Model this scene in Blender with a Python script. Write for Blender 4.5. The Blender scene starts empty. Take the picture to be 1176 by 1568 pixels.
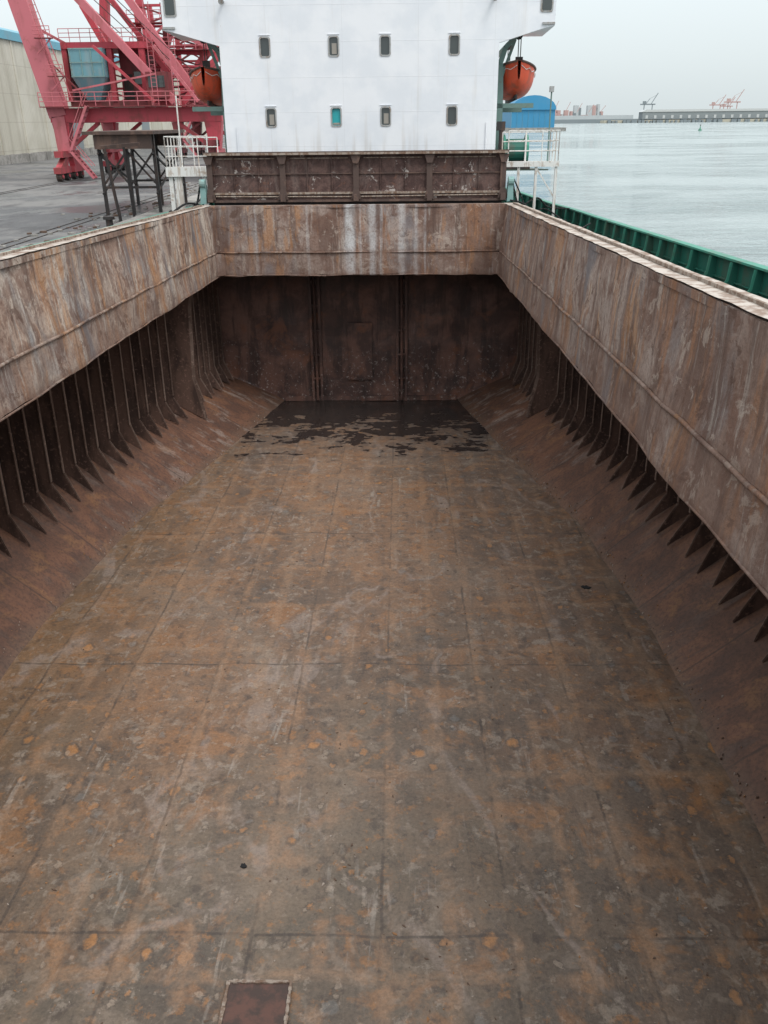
import bpy, math, random, bmesh
from mathutils import Vector, Matrix, noise
random.seed(7)
TRIM=math.radians(2.06)
SHIP=Matrix.Rotation(-TRIM,4,'X')
scene=bpy.context.scene

# ------------------------------------------------------------ node helper
class NM:
    def __init__(s,name,rough=0.7,spec=0.3,metal=0.0):
        s.m=bpy.data.materials.new(name); s.m.use_nodes=True
        s.nt=s.m.node_tree; s.b=s.nt.nodes['Principled BSDF']
        s.b.inputs['Roughness'].default_value=rough
        s.b.inputs['Specular IOR Level'].default_value=spec
        s.b.inputs['Metallic'].default_value=metal
        s.tc=s.nt.nodes.new('ShaderNodeTexCoord'); s.P=s.tc.outputs['Object']
    def set(s,sock,v):
        if isinstance(v,bpy.types.NodeSocket): s.nt.links.new(v,sock)
        elif isinstance(v,(tuple,list)) and sock.type=='RGBA' and len(v)==3: sock.default_value=(*v,1)
        else: sock.default_value=v
    def n(s,t): return s.nt.nodes.new(t)
    def map(s,scale=(1,1,1),rot=(0,0,0),loc=(0,0,0),vec=None):
        m=s.n('ShaderNodeMapping'); s.nt.links.new(vec or s.P,m.inputs[0])
        m.inputs['Scale'].default_value=scale; m.inputs['Rotation'].default_value=rot; m.inputs['Location'].default_value=loc
        return m.outputs[0]
    def noise(s,scale,detail=4,rough=0.6,vec=None,dist=0.0,out='Fac'):
        m=s.n('ShaderNodeTexNoise'); s.nt.links.new(vec or s.P,m.inputs['Vector'])
        m.inputs['Scale'].default_value=scale; m.inputs['Detail'].default_value=detail
        m.inputs['Roughness'].default_value=rough; m.inputs['Distortion'].default_value=dist
        return m.outputs[out]
    def voro(s,scale,vec=None,out='Distance',rand=1.0,feature='F1'):
        m=s.n('ShaderNodeTexVoronoi'); m.feature=feature
        s.nt.links.new(vec or s.P,m.inputs['Vector'])
        m.inputs['Scale'].default_value=scale; m.inputs['Randomness'].default_value=rand
        return m if out is None else m.outputs[out]
    def math(s,op,a,b=0.0,c=None,clamp=False):
        m=s.n('ShaderNodeMath'); m.operation=op; m.use_clamp=clamp
        s.set(m.inputs[0],a); s.set(m.inputs[1],b)
        if c is not None: s.set(m.inputs[2],c)
        return m.outputs[0]
    def step(s,v,lo,hi,a=0.0,b=1.0):
        m=s.n('ShaderNodeMapRange'); m.interpolation_type='SMOOTHSTEP'
        if lo>hi: lo,hi,a,b=hi,lo,b,a
        s.set(m.inputs[0],v); m.inputs[1].default_value=lo; m.inputs[2].default_value=hi
        m.inputs[3].default_value=a; m.inputs[4].default_value=b
        return m.outputs[0]
    def mix(s,f,a,b,mode='MIX'):
        m=s.n('ShaderNodeMix'); m.data_type='RGBA'; m.blend_type=mode; m.clamp_factor=True
        s.set(m.inputs[0],f); s.set(m.inputs[6],a); s.set(m.inputs[7],b)
        return m.outputs[2]
    def sep(s,vec=None):
        m=s.n('ShaderNodeSeparateXYZ'); s.nt.links.new(vec or s.P,m.inputs[0]); return m.outputs
    def bump(s,h,strength=0.3,dist=0.02,nrm=None):
        m=s.n('ShaderNodeBump'); s.set(m.inputs['Height'],h)
        m.inputs['Strength'].default_value=strength; m.inputs['Distance'].default_value=dist
        if nrm: s.nt.links.new(nrm,m.inputs['Normal'])
        return m.outputs[0]
    def done(s,col,rough=None,nrm=None):
        s.set(s.b.inputs['Base Color'],col)
        if rough is not None: s.set(s.b.inputs['Roughness'],rough)
        if nrm is not None: s.nt.links.new(nrm,s.b.inputs['Normal'])
        return s.m

def paint(name,col,dirt=(0.12,0.07,0.04),amt=0.35,rough=0.5,scale=1.0,lo=0.50,hi=0.64,bump=0.1):
    k=NM(name,rough)
    a=k.noise(1.6*scale,5,0.65); s=k.noise(2.2*scale,4,0.6,k.map((1,1,0.15)))
    c=k.mix(k.math('MULTIPLY',k.step(s,lo,hi),amt),col,dirt)
    c=k.mix(k.math('MULTIPLY',k.step(a,lo+0.04,hi),amt),c,dirt)
    return k.done(c,rough,k.bump(a,bump,0.01))

# ------------------------------------------------------------ materials
def m_floor():
    k=NM('tank_top_rust',0.55,0.4); X,Y,Z=k.sep()
    nA=k.noise(0.22,4,0.62,dist=0.5,out='Color'); A=k.sep(nA)
    nB=k.noise(0.85,6,0.70,dist=0.5,out='Color'); B=k.sep(nB)
    nC=k.noise(3.4,5,0.72,k.map(loc=(9,2,4)),out='Color'); C=k.sep(nC)
    fine=k.noise(17,5,0.75)
    grey=k.mix(k.step(B[1],0.40,0.60),(0.176,0.137,0.103),(0.135,0.111,0.088))
    brown=k.mix(k.step(B[2],0.40,0.62),(0.238,0.140,0.086),(0.186,0.124,0.088))
    yy=k.math('ADD',Y,k.math('MULTIPLY',k.math('SUBTRACT',A[0],0.5),26.0))
    c=k.mix(k.step(yy,8,18),grey,brown)
    c=k.mix(k.math('MULTIPLY',k.step(yy,27,33),0.35),c,(0.14,0.112,0.096))
    c=k.mix(k.math('MULTIPLY',k.step(X,0.8,4.6),0.50),c,(0.128,0.085,0.068))
    c=k.mix(k.math('MULTIPLY',k.step(X,-4.5,-8.6),0.5),c,(0.215,0.122,0.055))
    c=k.mix(k.math('MULTIPLY',k.step(A[1],0.50,0.62),0.45),c,(0.090,0.075,0.064))
    lane=k.noise(1.0,4,0.6,k.map((1.0,0.13,1),rot=(0,0,0.05)))
    c=k.mix(k.math('MULTIPLY',k.step(lane,0.50,0.63),0.42),c,(0.095,0.078,0.067))
    c=k.mix(k.math('MULTIPLY',k.step(lane,0.46,0.36),0.32),c,(0.26,0.185,0.132))
    c=k.mix(k.math('MULTIPLY',k.step(B[0],0.52,0.64),0.52),c,(0.310,0.150,0.066))
    c=k.mix(k.math('MULTIPLY',k.step(C[0],0.56,0.64),0.52),c,(0.345,0.165,0.066))
    c=k.mix(k.math('MULTIPLY',k.step(C[1],0.55,0.64),0.58),c,(0.080,0.062,0.054))
    c=k.mix(k.math('MULTIPLY',k.step(k.math('MULTIPLY',C[2],k.math('ADD',B[1],0.5)),0.56,0.66),0.50),c,(0.34,0.285,0.235))
    c=k.mix(k.math('MULTIPLY',k.step(A[2],0.52,0.66),0.28),c,(0.24,0.19,0.15))
    sm=k.noise(1.9,3,0.5,k.map(loc=(40,2,4)),dist=1.2)
    c=k.mix(k.math('MULTIPLY',k.step(sm,0.57,0.66),0.40),c,(0.28,0.225,0.18))
    off=k.n('ShaderNodeVectorMath'); off.operation='SCALE'; k.nt.links.new(nC,off.inputs[0]); off.inputs['Scale'].default_value=0.34
    ad=k.n('ShaderNodeVectorMath'); ad.operation='ADD'; k.nt.links.new(k.map((1,1,0)),ad.inputs[0]); k.nt.links.new(off.outputs[0],ad.inputs[1])
    for sc,loc,lo,col,am,rnd,g0 in ((1.05,(0,0,0),0.13,(0.40,0.190,0.070),0.75,0.55,0.25),(1.9,(5,3,0),0.19,(0.155,0.155,0.153),0.50,1,0.40),(2.1,(9,1,0),0.19,(0.37,0.185,0.08),0.68,0.8,0.35),(2.9,(2,7,0),0.19,(0.075,0.058,0.050),0.60,1,0.40),(3.6,(4,1,0),0.19,(0.36,0.29,0.23),0.50,1,0.55)):
        v=k.voro(sc,k.map((1,0.8,0),loc=loc,vec=ad.outputs[0]),None,rand=rnd)
        d=v.outputs['Distance']; sel=k.sep(v.outputs['Color'])[0]
        rad=k.math('MULTIPLY',sel,lo); g=k.step(sel,g0,g0+0.08)
        f=k.math('MULTIPLY',k.step(k.math('SUBTRACT',d,rad),0.035,-0.035),g)
        c=k.mix(k.math('MULTIPLY',f,am),c,col)
        ring=k.math('MULTIPLY',k.step(k.math('ABSOLUTE',k.math('SUBTRACT',d,k.math('MULTIPLY',rad,1.3))),0.04,0.005),g)
        c=k.mix(k.math('MULTIPLY',ring,0.48),c,(0.08,0.062,0.053))
    for rot,sx,sy,lo,hi,am,col in ((0.12,5,0.5,0.62,0.70,0.48,(0.36,0.32,0.28)),(1.2,5,0.7,0.64,0.71,0.42,(0.33,0.275,0.235)),(-0.35,4,0.3,0.60,0.71,0.45,(0.080,0.068,0.062))):
        sN=k.noise(1.0,4,0.6,k.map((sx,sy,1),rot=(0,0,rot),loc=(rot*20,sx,0)),dist=0.5)
        c=k.mix(k.math('MULTIPLY',k.step(sN,lo,hi),k.math('MULTIPLY',k.step(B[1],0.40,0.56),am)),c,col)
    t=k.noise(0.20,5,0.5,k.map((1,0.5,1),loc=(4.3,7.2,0)),dist=0.5)
    r=k.step(k.math('ABSOLUTE',k.math('SUBTRACT',t,0.5)),0.014,0.002)
    c=k.mix(k.math('MULTIPLY',r,k.step(B[2],0.42,0.6,0.0,0.5)),c,(0.33,0.265,0.23))
    def line(v,per,w,off=0.0):
        fr=k.math('FRACT',k.math('DIVIDE',k.math('ADD',v,100+off),per))
        return k.step(k.math('ABSOLUTE',k.math('SUBTRACT',fr,0.5)),w/per,0.3*w/per)
    Xw=k.math('ADD',X,k.math('MULTIPLY',C[0],0.10))
    seams=k.math('MAXIMUM',line(Xw,1.9,0.038),line(Y,7.1,0.038,1.2))
    c=k.mix(k.math('MULTIPLY',k.math('MULTIPLY',seams,k.step(B[1],0.36,0.55)),0.68),c,(0.060,0.049,0.044))
    pr=k.math('MAXIMUM',line(Xw,0.95,0.15,0.4),line(Y,2.1,0.17))
    c=k.mix(k.math('MULTIPLY',k.math('MULTIPLY',pr,k.step(B[0],0.42,0.58)),0.48),c,(0.32,0.20,0.125))
    c=k.mix(k.step(fine,0.42,0.66,0.0,0.55),c,k.mix(0.6,c,(0.035,0.028,0.025)))
    c=k.mix(k.step(fine,0.40,0.29,0.0,0.5),c,(0.36,0.28,0.22))
    wn=k.math('ADD',k.math('MULTIPLY',k.noise(0.7,1,0.5,k.map((1.0,1.3,1),loc=(2,5,0))),0.5),k.math('MULTIPLY',k.noise(2.2,2,0.55,k.map((1.0,1.5,1),loc=(7,5,0))),0.5))
    wy=k.math('ADD',k.math('DIVIDE',k.math('SUBTRACT',Y,33.0),6.5),k.math('MULTIPLY',k.math('SUBTRACT',wn,0.5),5.6))
    side=k.step(k.math('ABSOLUTE',k.math('ADD',X,1.7)),6.0,4.9)
    wy=k.math('SUBTRACT',wy,k.math('MULTIPLY',k.math('SUBTRACT',1.0,side),2.0))
    wy=k.math('SUBTRACT',wy,k.step(Y,30.3,28.3,0,1.5))
    wy=k.math('ADD',wy,k.step(Y,35.4,37.0,0,1.2))
    wet=k.step(wy,-0.04,0.12); damp=k.step(wy,-1.0,0.15)
    c=k.mix(k.math('MULTIPLY',damp,0.40),c,(0.085,0.068,0.060))
    c=k.mix(k.math('MULTIPLY',wet,0.86),c,(0.018,0.015,0.016))
    ro=k.math('SUBTRACT',k.step(B[0],0.35,0.65,0.66,0.46),k.math('MULTIPLY',wet,0.38))
    h=k.math('ADD',k.math('MULTIPLY',B[0],0.8),k.math('MULTIPLY',C[1],0.4))
    h=k.math('MULTIPLY',h,k.math('SUBTRACT',1.0,wet))
    return k.done(c,ro,k.bump(h,0.65,0.07))

def m_hopper():
    k=NM('hopper_rust',0.6,0.38); X,Y,Z=k.sep()
    B=k.sep(k.noise(0.9,6,0.68,dist=0.4,out='Color')); st=k.noise(1.3,5,0.65,k.map((0.5,2.0,0.5))); fine=k.noise(12,5,0.72)
    c=k.mix(k.step(B[0],0.40,0.60),(0.125,0.066,0.047),(0.200,0.098,0.062))
    c=k.mix(k.math('MULTIPLY',k.step(st,0.48,0.62),0.55),c,(0.076,0.051,0.044))
    c=k.mix(k.math('MULTIPLY',k.step(B[1],0.55,0.66),0.50),c,(0.30,0.15,0.07))
    pal=k.step(Y,20,34,0.10,0.75)
    c=k.mix(k.math('MULTIPLY',k.step(k.math('ADD',k.math('MULTIPLY',st,0.5),k.math('MULTIPLY',B[2],0.5)),0.52,0.60),pal),c,(0.32,0.25,0.215))
    fr=k.math('FRACT',k.math('DIVIDE',k.math('ADD',Y,100),3.0))
    c=k.mix(k.step(k.math('ABSOLUTE',k.math('SUBTRACT',fr,0.5)),0.014,0.003,0,0.6),c,(0.05,0.036,0.032))
    c=k.mix(k.math('MULTIPLY',k.step(k.math('ADD',Z,k.math('MULTIPLY',B[2],0.5)),-9.95,-10.3),0.55),c,(0.155,0.108,0.080))
    c=k.mix(k.step(fine,0.42,0.68,0,0.55),c,(0.05,0.033,0.028))
    return k.done(c,0.6,k.bump(k.math('ADD',B[0],k.math('MULTIPLY',fine,0.2)),0.55,0.05))

def m_coaming():
    k=NM('coaming_weathered_rust',0.75,0.3); X,Y,Z=k.sep()
    A=k.sep(k.noise(0.42,5,0.65,dist=0.4,out='Color')); B=k.sep(k.noise(1.7,7,0.72,dist=0.5,out='Color'))
    S=k.sep(k.noise(1.5,5,0.65,k.map((1,1,0.15)),dist=0.2,out='Color')); T=k.sep(k.noise(4.6,4,0.65,k.map((1,1,0.10),loc=(9,9,0)),out='Color'))
    fine=k.noise(14,5,0.75)
    aft=k.step(Y,33.5,33.8)
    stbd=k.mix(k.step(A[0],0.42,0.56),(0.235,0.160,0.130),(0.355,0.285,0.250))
    port_lit=k.mix(k.step(A[0],0.42,0.56),(0.370,0.275,0.220),(0.530,0.460,0.395))  # lit side painted in: port wall base colour lighter than starboard
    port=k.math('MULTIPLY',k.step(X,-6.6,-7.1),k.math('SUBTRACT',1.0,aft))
    c=k.mix(port,stbd,port_lit)
    c=k.mix(k.math('MULTIPLY',k.step(A[1],0.48,0.60),0.58),c,(0.190,0.110,0.082))
    c=k.mix(k.math('MULTIPLY',k.step(A[2],0.52,0.62),0.52),c,(0.215,0.210,0.218))
    c=k.mix(k.math('MULTIPLY',k.step(B[0],0.50,0.60),0.64),c,(0.150,0.076,0.053))
    c=k.mix(k.math('MULTIPLY',k.step(S[0],0.49,0.60),0.64),c,(0.115,0.068,0.054))
    c=k.mix(k.math('MULTIPLY',k.step(S[1],0.53,0.63),0.58),c,(0.31,0.145,0.068))
    c=k.mix(k.math('MULTIPLY',k.step(T[0],0.56,0.65),k.math('ADD',0.36,k.math('MULTIPLY',port,0.25))),c,(0.50,0.47,0.43))
    c=k.mix(k.math('MULTIPLY',k.step(T[1],0.54,0.64),0.60),c,(0.095,0.058,0.047))
    c=k.mix(k.math('MULTIPLY',k.step(B[1],0.580,0.610),0.52),c,(0.46,0.39,0.335))
    c=k.mix(k.math('MULTIPLY',k.step(B[2],0.582,0.608),0.72),c,(0.098,0.054,0.040))
    c=k.mix(k.math('MULTIPLY',k.step(k.math('MULTIPLY',S[2],k.math('ADD',A[0],0.5)),0.55,0.65),0.58),c,(0.40,0.195,0.080))
    gs=k.noise(0.55,4,0.6,k.map((1,1,0.25),loc=(70,12,1)),dist=0.2)
    c=k.mix(k.math('MULTIPLY',k.step(gs,0.58,0.66),0.60),c,(0.16,0.172,0.195))
    xx=k.math('ADD',X,k.math('MULTIPLY',k.math('SUBTRACT',T[0],0.5),0.24))
    for x0,w,a in ((-1.95,0.18,0.95),(-1.08,0.12,0.75),(-1.55,0.05,0.4),(-0.75,0.05,0.45),(0.05,0.13,0.62),(0.60,0.07,0.45),(0.95,0.05,0.4),(-3.6,0.05,0.3),(-5.6,0.05,0.3)):
        d=k.math('ABSOLUTE',k.math('SUBTRACT',xx,x0))
        f=k.math('MULTIPLY',k.step(d,w*1.6,w*0.3),k.math('MULTIPLY',aft,k.step(B[1],0.36,0.54,0.35,1.0)))
        c=k.mix(k.math('MULTIPLY',f,a),c,(0.54,0.545,0.555))
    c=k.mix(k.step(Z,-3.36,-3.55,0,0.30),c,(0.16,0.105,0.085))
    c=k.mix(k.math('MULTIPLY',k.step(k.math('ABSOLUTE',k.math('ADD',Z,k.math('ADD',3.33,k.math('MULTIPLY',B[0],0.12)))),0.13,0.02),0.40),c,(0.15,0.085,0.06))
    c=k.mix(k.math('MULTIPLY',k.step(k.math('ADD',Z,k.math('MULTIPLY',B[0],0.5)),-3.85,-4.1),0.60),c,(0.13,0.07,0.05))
    c=k.mix(k.step(fine,0.42,0.68,0,0.5),c,(0.12,0.078,0.062))
    h=k.math('ADD',B[0],k.math('ADD',k.math('MULTIPLY',fine,0.2),k.math('ADD',k.math('MULTIPLY',B[1],0.5),k.math('MULTIPLY',A[0],1.2))))
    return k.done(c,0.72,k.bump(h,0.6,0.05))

def m_bulk():
    k=NM('bulkhead_rust_shaded_top',0.5,0.4); X,Y,Z=k.sep()
    B=k.sep(k.noise(0.8,6,0.66,dist=0.4,out='Color')); fine=k.noise(6,7,0.8); st=k.noise(2.4,5,0.65,k.map((1,1,0.15)))
    c=k.mix(k.step(B[0],0.40,0.60),(0.105,0.064,0.057),(0.215,0.118,0.094))
    c=k.mix(k.math('MULTIPLY',k.step(st,0.48,0.62),0.65),c,(0.050,0.036,0.035))
    c=k.mix(k.math('MULTIPLY',k.step(B[1],0.55,0.66),0.6),c,(0.27,0.115,0.068))
    low=k.step(k.math('ADD',Z,k.math('MULTIPLY',B[2],3.0)),-5.5,-8.0)
    c=k.mix(k.math('MULTIPLY',k.step(fine,0.57,0.62),k.math('MULTIPLY',low,0.85)),c,(0.50,0.45,0.43))
    c=k.mix(k.math('MULTIPLY',k.step(Z,-5.9,-4.6),0.55),c,(0.022,0.020,0.022))  # painted shadow: bulkhead colour darkens towards the top
    return k.done(c,0.48,k.bump(k.math('ADD',B[0],k.math('MULTIPLY',fine,0.4)),0.7,0.05))

def m_frame(name,a,b_):
    k=NM(name,0.75,0.25)
    med=k.noise(1.5,5,0.65,k.map((1,1,0.3))); fine=k.noise(9,4,0.7)
    c=k.mix(k.step(med,0.40,0.60),a,b_)
    c=k.mix(k.math('MULTIPLY',k.step(fine,0.55,0.66),0.5),c,tuple(min(1,x*2.2) for x in b_))
    return k.done(c,0.75)

def m_cover():
    k=NM('hatch_cover_rust',0.65,0.35); X,Y,Z=k.sep()
    B=k.sep(k.noise(2.0,7,0.75,dist=0.6,out='Color')); st=k.noise(3,5,0.65,k.map((1,1,0.25))); fine=k.noise(14,5,0.75)
    c=k.mix(k.step(B[0],0.40,0.60),(0.060,0.032,0.028),(0.125,0.074,0.063))
    c=k.mix(k.math('MULTIPLY',k.step(st,0.52,0.64),0.45),c,(0.18,0.135,0.12))
    c=k.mix(k.math('MULTIPLY',k.step(B[1],0.595,0.625),0.80),c,(0.48,0.44,0.41))
    c=k.mix(k.math('MULTIPLY',k.step(B[2],0.58,0.63),0.5),c,(0.17,0.075,0.045))
    c=k.mix(k.step(fine,0.45,0.68,0,0.5),c,(0.03,0.02,0.02))
    return k.done(c,0.65,k.bump(B[0],0.6,0.03))

def m_white():
    k=NM('white_ship_paint',0.4,0.4); X,Y,Z=k.sep()
    a=k.noise(0.7,4,0.6); st=k.noise(2.4,4,0.65,k.map((1,1,0.06)))
    c=k.mix(k.step(a,0.38,0.62),(0.69,0.72,0.765),(0.755,0.775,0.81))
    c=k.mix(k.math('MULTIPLY',k.step(st,0.56,0.72),0.18),c,(0.48,0.42,0.34))
    c=k.mix(k.math('MULTIPLY',k.step(Z,1.4,-0.1),k.math('MULTIPLY',k.step(st,0.48,0.64),0.35)),c,(0.42,0.36,0.29))
    sp=k.noise(6,6,0.8); c=k.mix(k.math('MULTIPLY',k.step(sp,0.68,0.72),0.7),c,(0.30,0.16,0.08))
    fz=k.math('FRACT',k.math('DIVIDE',k.math('ADD',Z,100.3),1.3)); fx=k.math('FRACT',k.math('DIVIDE',k.math('ADD',X,100),3.1))
    seam=k.math('MAXIMUM',k.step(k.math('ABSOLUTE',k.math('SUBTRACT',fz,0.5)),0.014,0.002),k.step(k.math('ABSOLUTE',k.math('SUBTRACT',fx,0.5)),0.006,0.001))
    c=k.mix(k.math('MULTIPLY',seam,0.14),c,(0.42,0.42,0.42))
    h=k.math('ADD',k.math('MULTIPLY',k.math('SINE',k.math('MULTIPLY',X,9.0)),0.12),k.math('ADD',k.noise(1.2,2),k.math('MULTIPLY',seam,0.3)))
    return k.done(c,0.42,k.bump(h,0.3,0.03))

def m_sea():
    k=NM('sea_water',0.08,0.5)
    w1=k.noise(0.50,4,0.62,k.map((0.35,1,1),rot=(0,0,0.5)),dist=0.3); w2=k.noise(0.05,4,0.6,k.map((0.5,1,1)),dist=0.4)
    w3=k.noise(2.0,2,0.6,k.map((0.5,1,1),rot=(0,0,0.9)))
    c=k.mix(k.step(w2,0.40,0.60),(0.20,0.262,0.268),(0.285,0.345,0.35))
    c=k.mix(k.math('MULTIPLY',k.step(w1,0.52,0.66),0.40),c,(0.13,0.185,0.195))
    h=k.math('ADD',k.math('MULTIPLY',w1,0.9),k.math('ADD',k.math('MULTIPLY',w2,1.4),k.math('MULTIPLY',w3,0.25)))
    return k.done(c,k.step(w2,0.40,0.60,0.08,0.20),k.bump(h,1.0,0.8))

def m_quay():
    k=NM('quay_asphalt',0.85,0.3)
    A=k.sep(k.noise(0.12,5,0.65,dist=0.5,out='Color')); b=k.noise(0.5,6,0.7,k.map((2.0,0.6,1))); f=k.noise(12,4,0.7)
    c=k.mix(k.step(A[0],0.42,0.58),(0.100,0.103,0.108),(0.180,0.178,0.175))
    c=k.mix(k.math('MULTIPLY',k.step(b,0.50,0.64),0.55),c,(0.052,0.052,0.056))
    wet=k.step(A[1],0.54,0.57)
    c=k.mix(k.math('MULTIPLY',wet,0.5),c,(0.04,0.042,0.045))
    c=k.mix(k.step(f,0.45,0.7,0,0.3),c,(0.25,0.24,0.23))
    return k.done(c,k.math('SUBTRACT',0.85,k.math('MULTIPLY',wet,0.55)),k.bump(f,0.2,0.01))

def m_conc(name='quay_concrete',col=(0.35,0.34,0.32)):
    k=NM(name,0.9,0.2); a=k.noise(0.6,6,0.7); f=k.noise(8,4,0.7)
    c=k.mix(k.step(a,0.40,0.60),tuple(x*0.6 for x in col),col)
    c=k.mix(k.math('MULTIPLY',k.step(f,0.5,0.65),0.4),c,(0.1,0.09,0.08))
    return k.done(c,0.9)

def m_cladding():
    k=NM('warehouse_cladding',0.6,0.3); X,Y,Z=k.sep()
    a=k.noise(0.15,4,0.6); st=k.noise(0.8,4,0.6,k.map((1,1,0.06)))
    c=k.mix(k.step(a,0.40,0.60),(0.48,0.46,0.39),(0.56,0.54,0.47))
    c=k.mix(k.math('MULTIPLY',k.step(st,0.48,0.64),0.4),c,(0.31,0.28,0.23))
    fr=k.math('FRACT',k.math('DIVIDE',k.math('ADD',Z,100),3.4))
    c=k.mix(k.step(k.math('ABSOLUTE',k.math('SUBTRACT',fr,0.5)),0.02,0.005,0,0.35),c,(0.25,0.22,0.18))
    w=k.math('SINE',k.math('MULTIPLY',Y,12.0))
    return k.done(c,0.6,k.bump(w,0.5,0.05))

FLOOR=m_floor(); HOP=m_hopper(); COAM=m_coaming(); BULK=m_bulk()
FRM=m_frame('frame_rust',(0.060,0.038,0.032),(0.125,0.076,0.060)); FLG=m_frame('frame_flange_lit_rust',(0.11,0.072,0.058),(0.20,0.145,0.12)); SHL=m_frame('shell_plate_shaded_rust',(0.022,0.017,0.016),(0.050,0.033,0.028))  # lit edges and shaded gaps painted in: flange colour lighter, shell darker
COVER=m_cover(); WHITE=m_white(); SEA=m_sea(); QUAY=m_quay(); CONC=m_conc(); CLAD=m_cladding()
GREEN=paint('green_deck_paint',(0.022,0.125,0.095),(0.10,0.08,0.06),0.35)
GREENL=paint('green_rail_paint',(0.06,0.27,0.20),(0.12,0.10,0.07),0.35)
DECKP=paint('deck_paint_rust',(0.05,0.085,0.07),(0.13,0.08,0.055),0.7)
HULLP=paint('hull_paint',(0.03,0.035,0.045),(0.12,0.07,0.05),0.4)
LEDGE=paint('coaming_top_bare',(0.46,0.42,0.38),(0.22,0.155,0.12),0.8,0.8,1.6,0.46,0.60,0.3)
WPIPE=paint('white_rail_paint',(0.66,0.66,0.64),(0.28,0.18,0.11),0.5,0.5,3)
GLASS=NM('window_glass',0.06,0.8).done((0.035,0.045,0.045))
TEAL=NM('teal_lit_pane',0.4,0.5).done((0.02,0.33,0.36))  # teal light in one window, painted as a flat pane colour
CURT=NM('beige_curtain',0.8).done((0.30,0.28,0.25))
GASKET=paint('window_frame_grey',(0.34,0.35,0.35),(0.2,0.13,0.08),0.5,0.5,5)
ORANGE=paint('lifeboat_orange',(0.60,0.085,0.035),(0.25,0.08,0.05),0.5,0.45,2)
ORANGD=paint('lifeboat_canopy',(0.62,0.15,0.08),(0.3,0.1,0.05),0.5,0.6,2)
RED=paint('crane_red',(0.42,0.060,0.080),(0.20,0.055,0.05),0.6,0.5,0.5)
REDD=paint('crane_dark_red',(0.20,0.045,0.050),(0.08,0.04,0.035),0.6,0.6,0.5)
PINK=paint('crane_faded_red',(0.50,0.15,0.175),(0.28,0.09,0.08),0.5,0.5,0.5)
TEALP=paint('hopper_teal',(0.15,0.33,0.38),(0.30,0.36,0.36),0.5,0.5,0.6)
DARK=paint('dark_steel',(0.035,0.032,0.032),(0.10,0.06,0.045),0.5,0.6,1)
BRST=paint('brown_steel',(0.085,0.058,0.050),(0.17,0.105,0.08),0.6,0.7,1)
DAVIT=paint('davit_grey_green',(0.14,0.22,0.20),(0.15,0.10,0.07),0.4)
TEALB=paint('pale_teal_steel',(0.20,0.34,0.33),(0.2,0.12,0.09),0.5)
BLUE=paint('blue_cladding',(0.05,0.25,0.44),(0.10,0.27,0.42),0.3,0.5,0.1)
BLUEF=paint('blue_fascia',(0.13,0.36,0.47),(0.2,0.28,0.32),0.3,0.5,0.2)
RUBBER=NM('black_rubber',0.7).done((0.015,0.015,0.016))
HAZED=NM('hazy_grey',0.9).done((0.22,0.25,0.265)); HAZEL=NM('hazy_light',0.9).done((0.46,0.49,0.50))  # distance haze baked into these pale base colours
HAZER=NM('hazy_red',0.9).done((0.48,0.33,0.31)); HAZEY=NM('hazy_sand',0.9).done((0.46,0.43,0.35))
BUOY=NM('buoy_green',0.6).done((0.10,0.28,0.20))
RS=NM('rusty_recess',0.7); RSTR=RS.done(RS.mix(RS.step(RS.noise(4,6,0.7),0.4,0.6),(0.125,0.068,0.056),(0.070,0.050,0.045)),0.7)
PALER=paint('pale_rust_edge',(0.32,0.27,0.23),(0.15,0.09,0.06),0.7,0.8,4,0.45,0.6)

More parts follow.
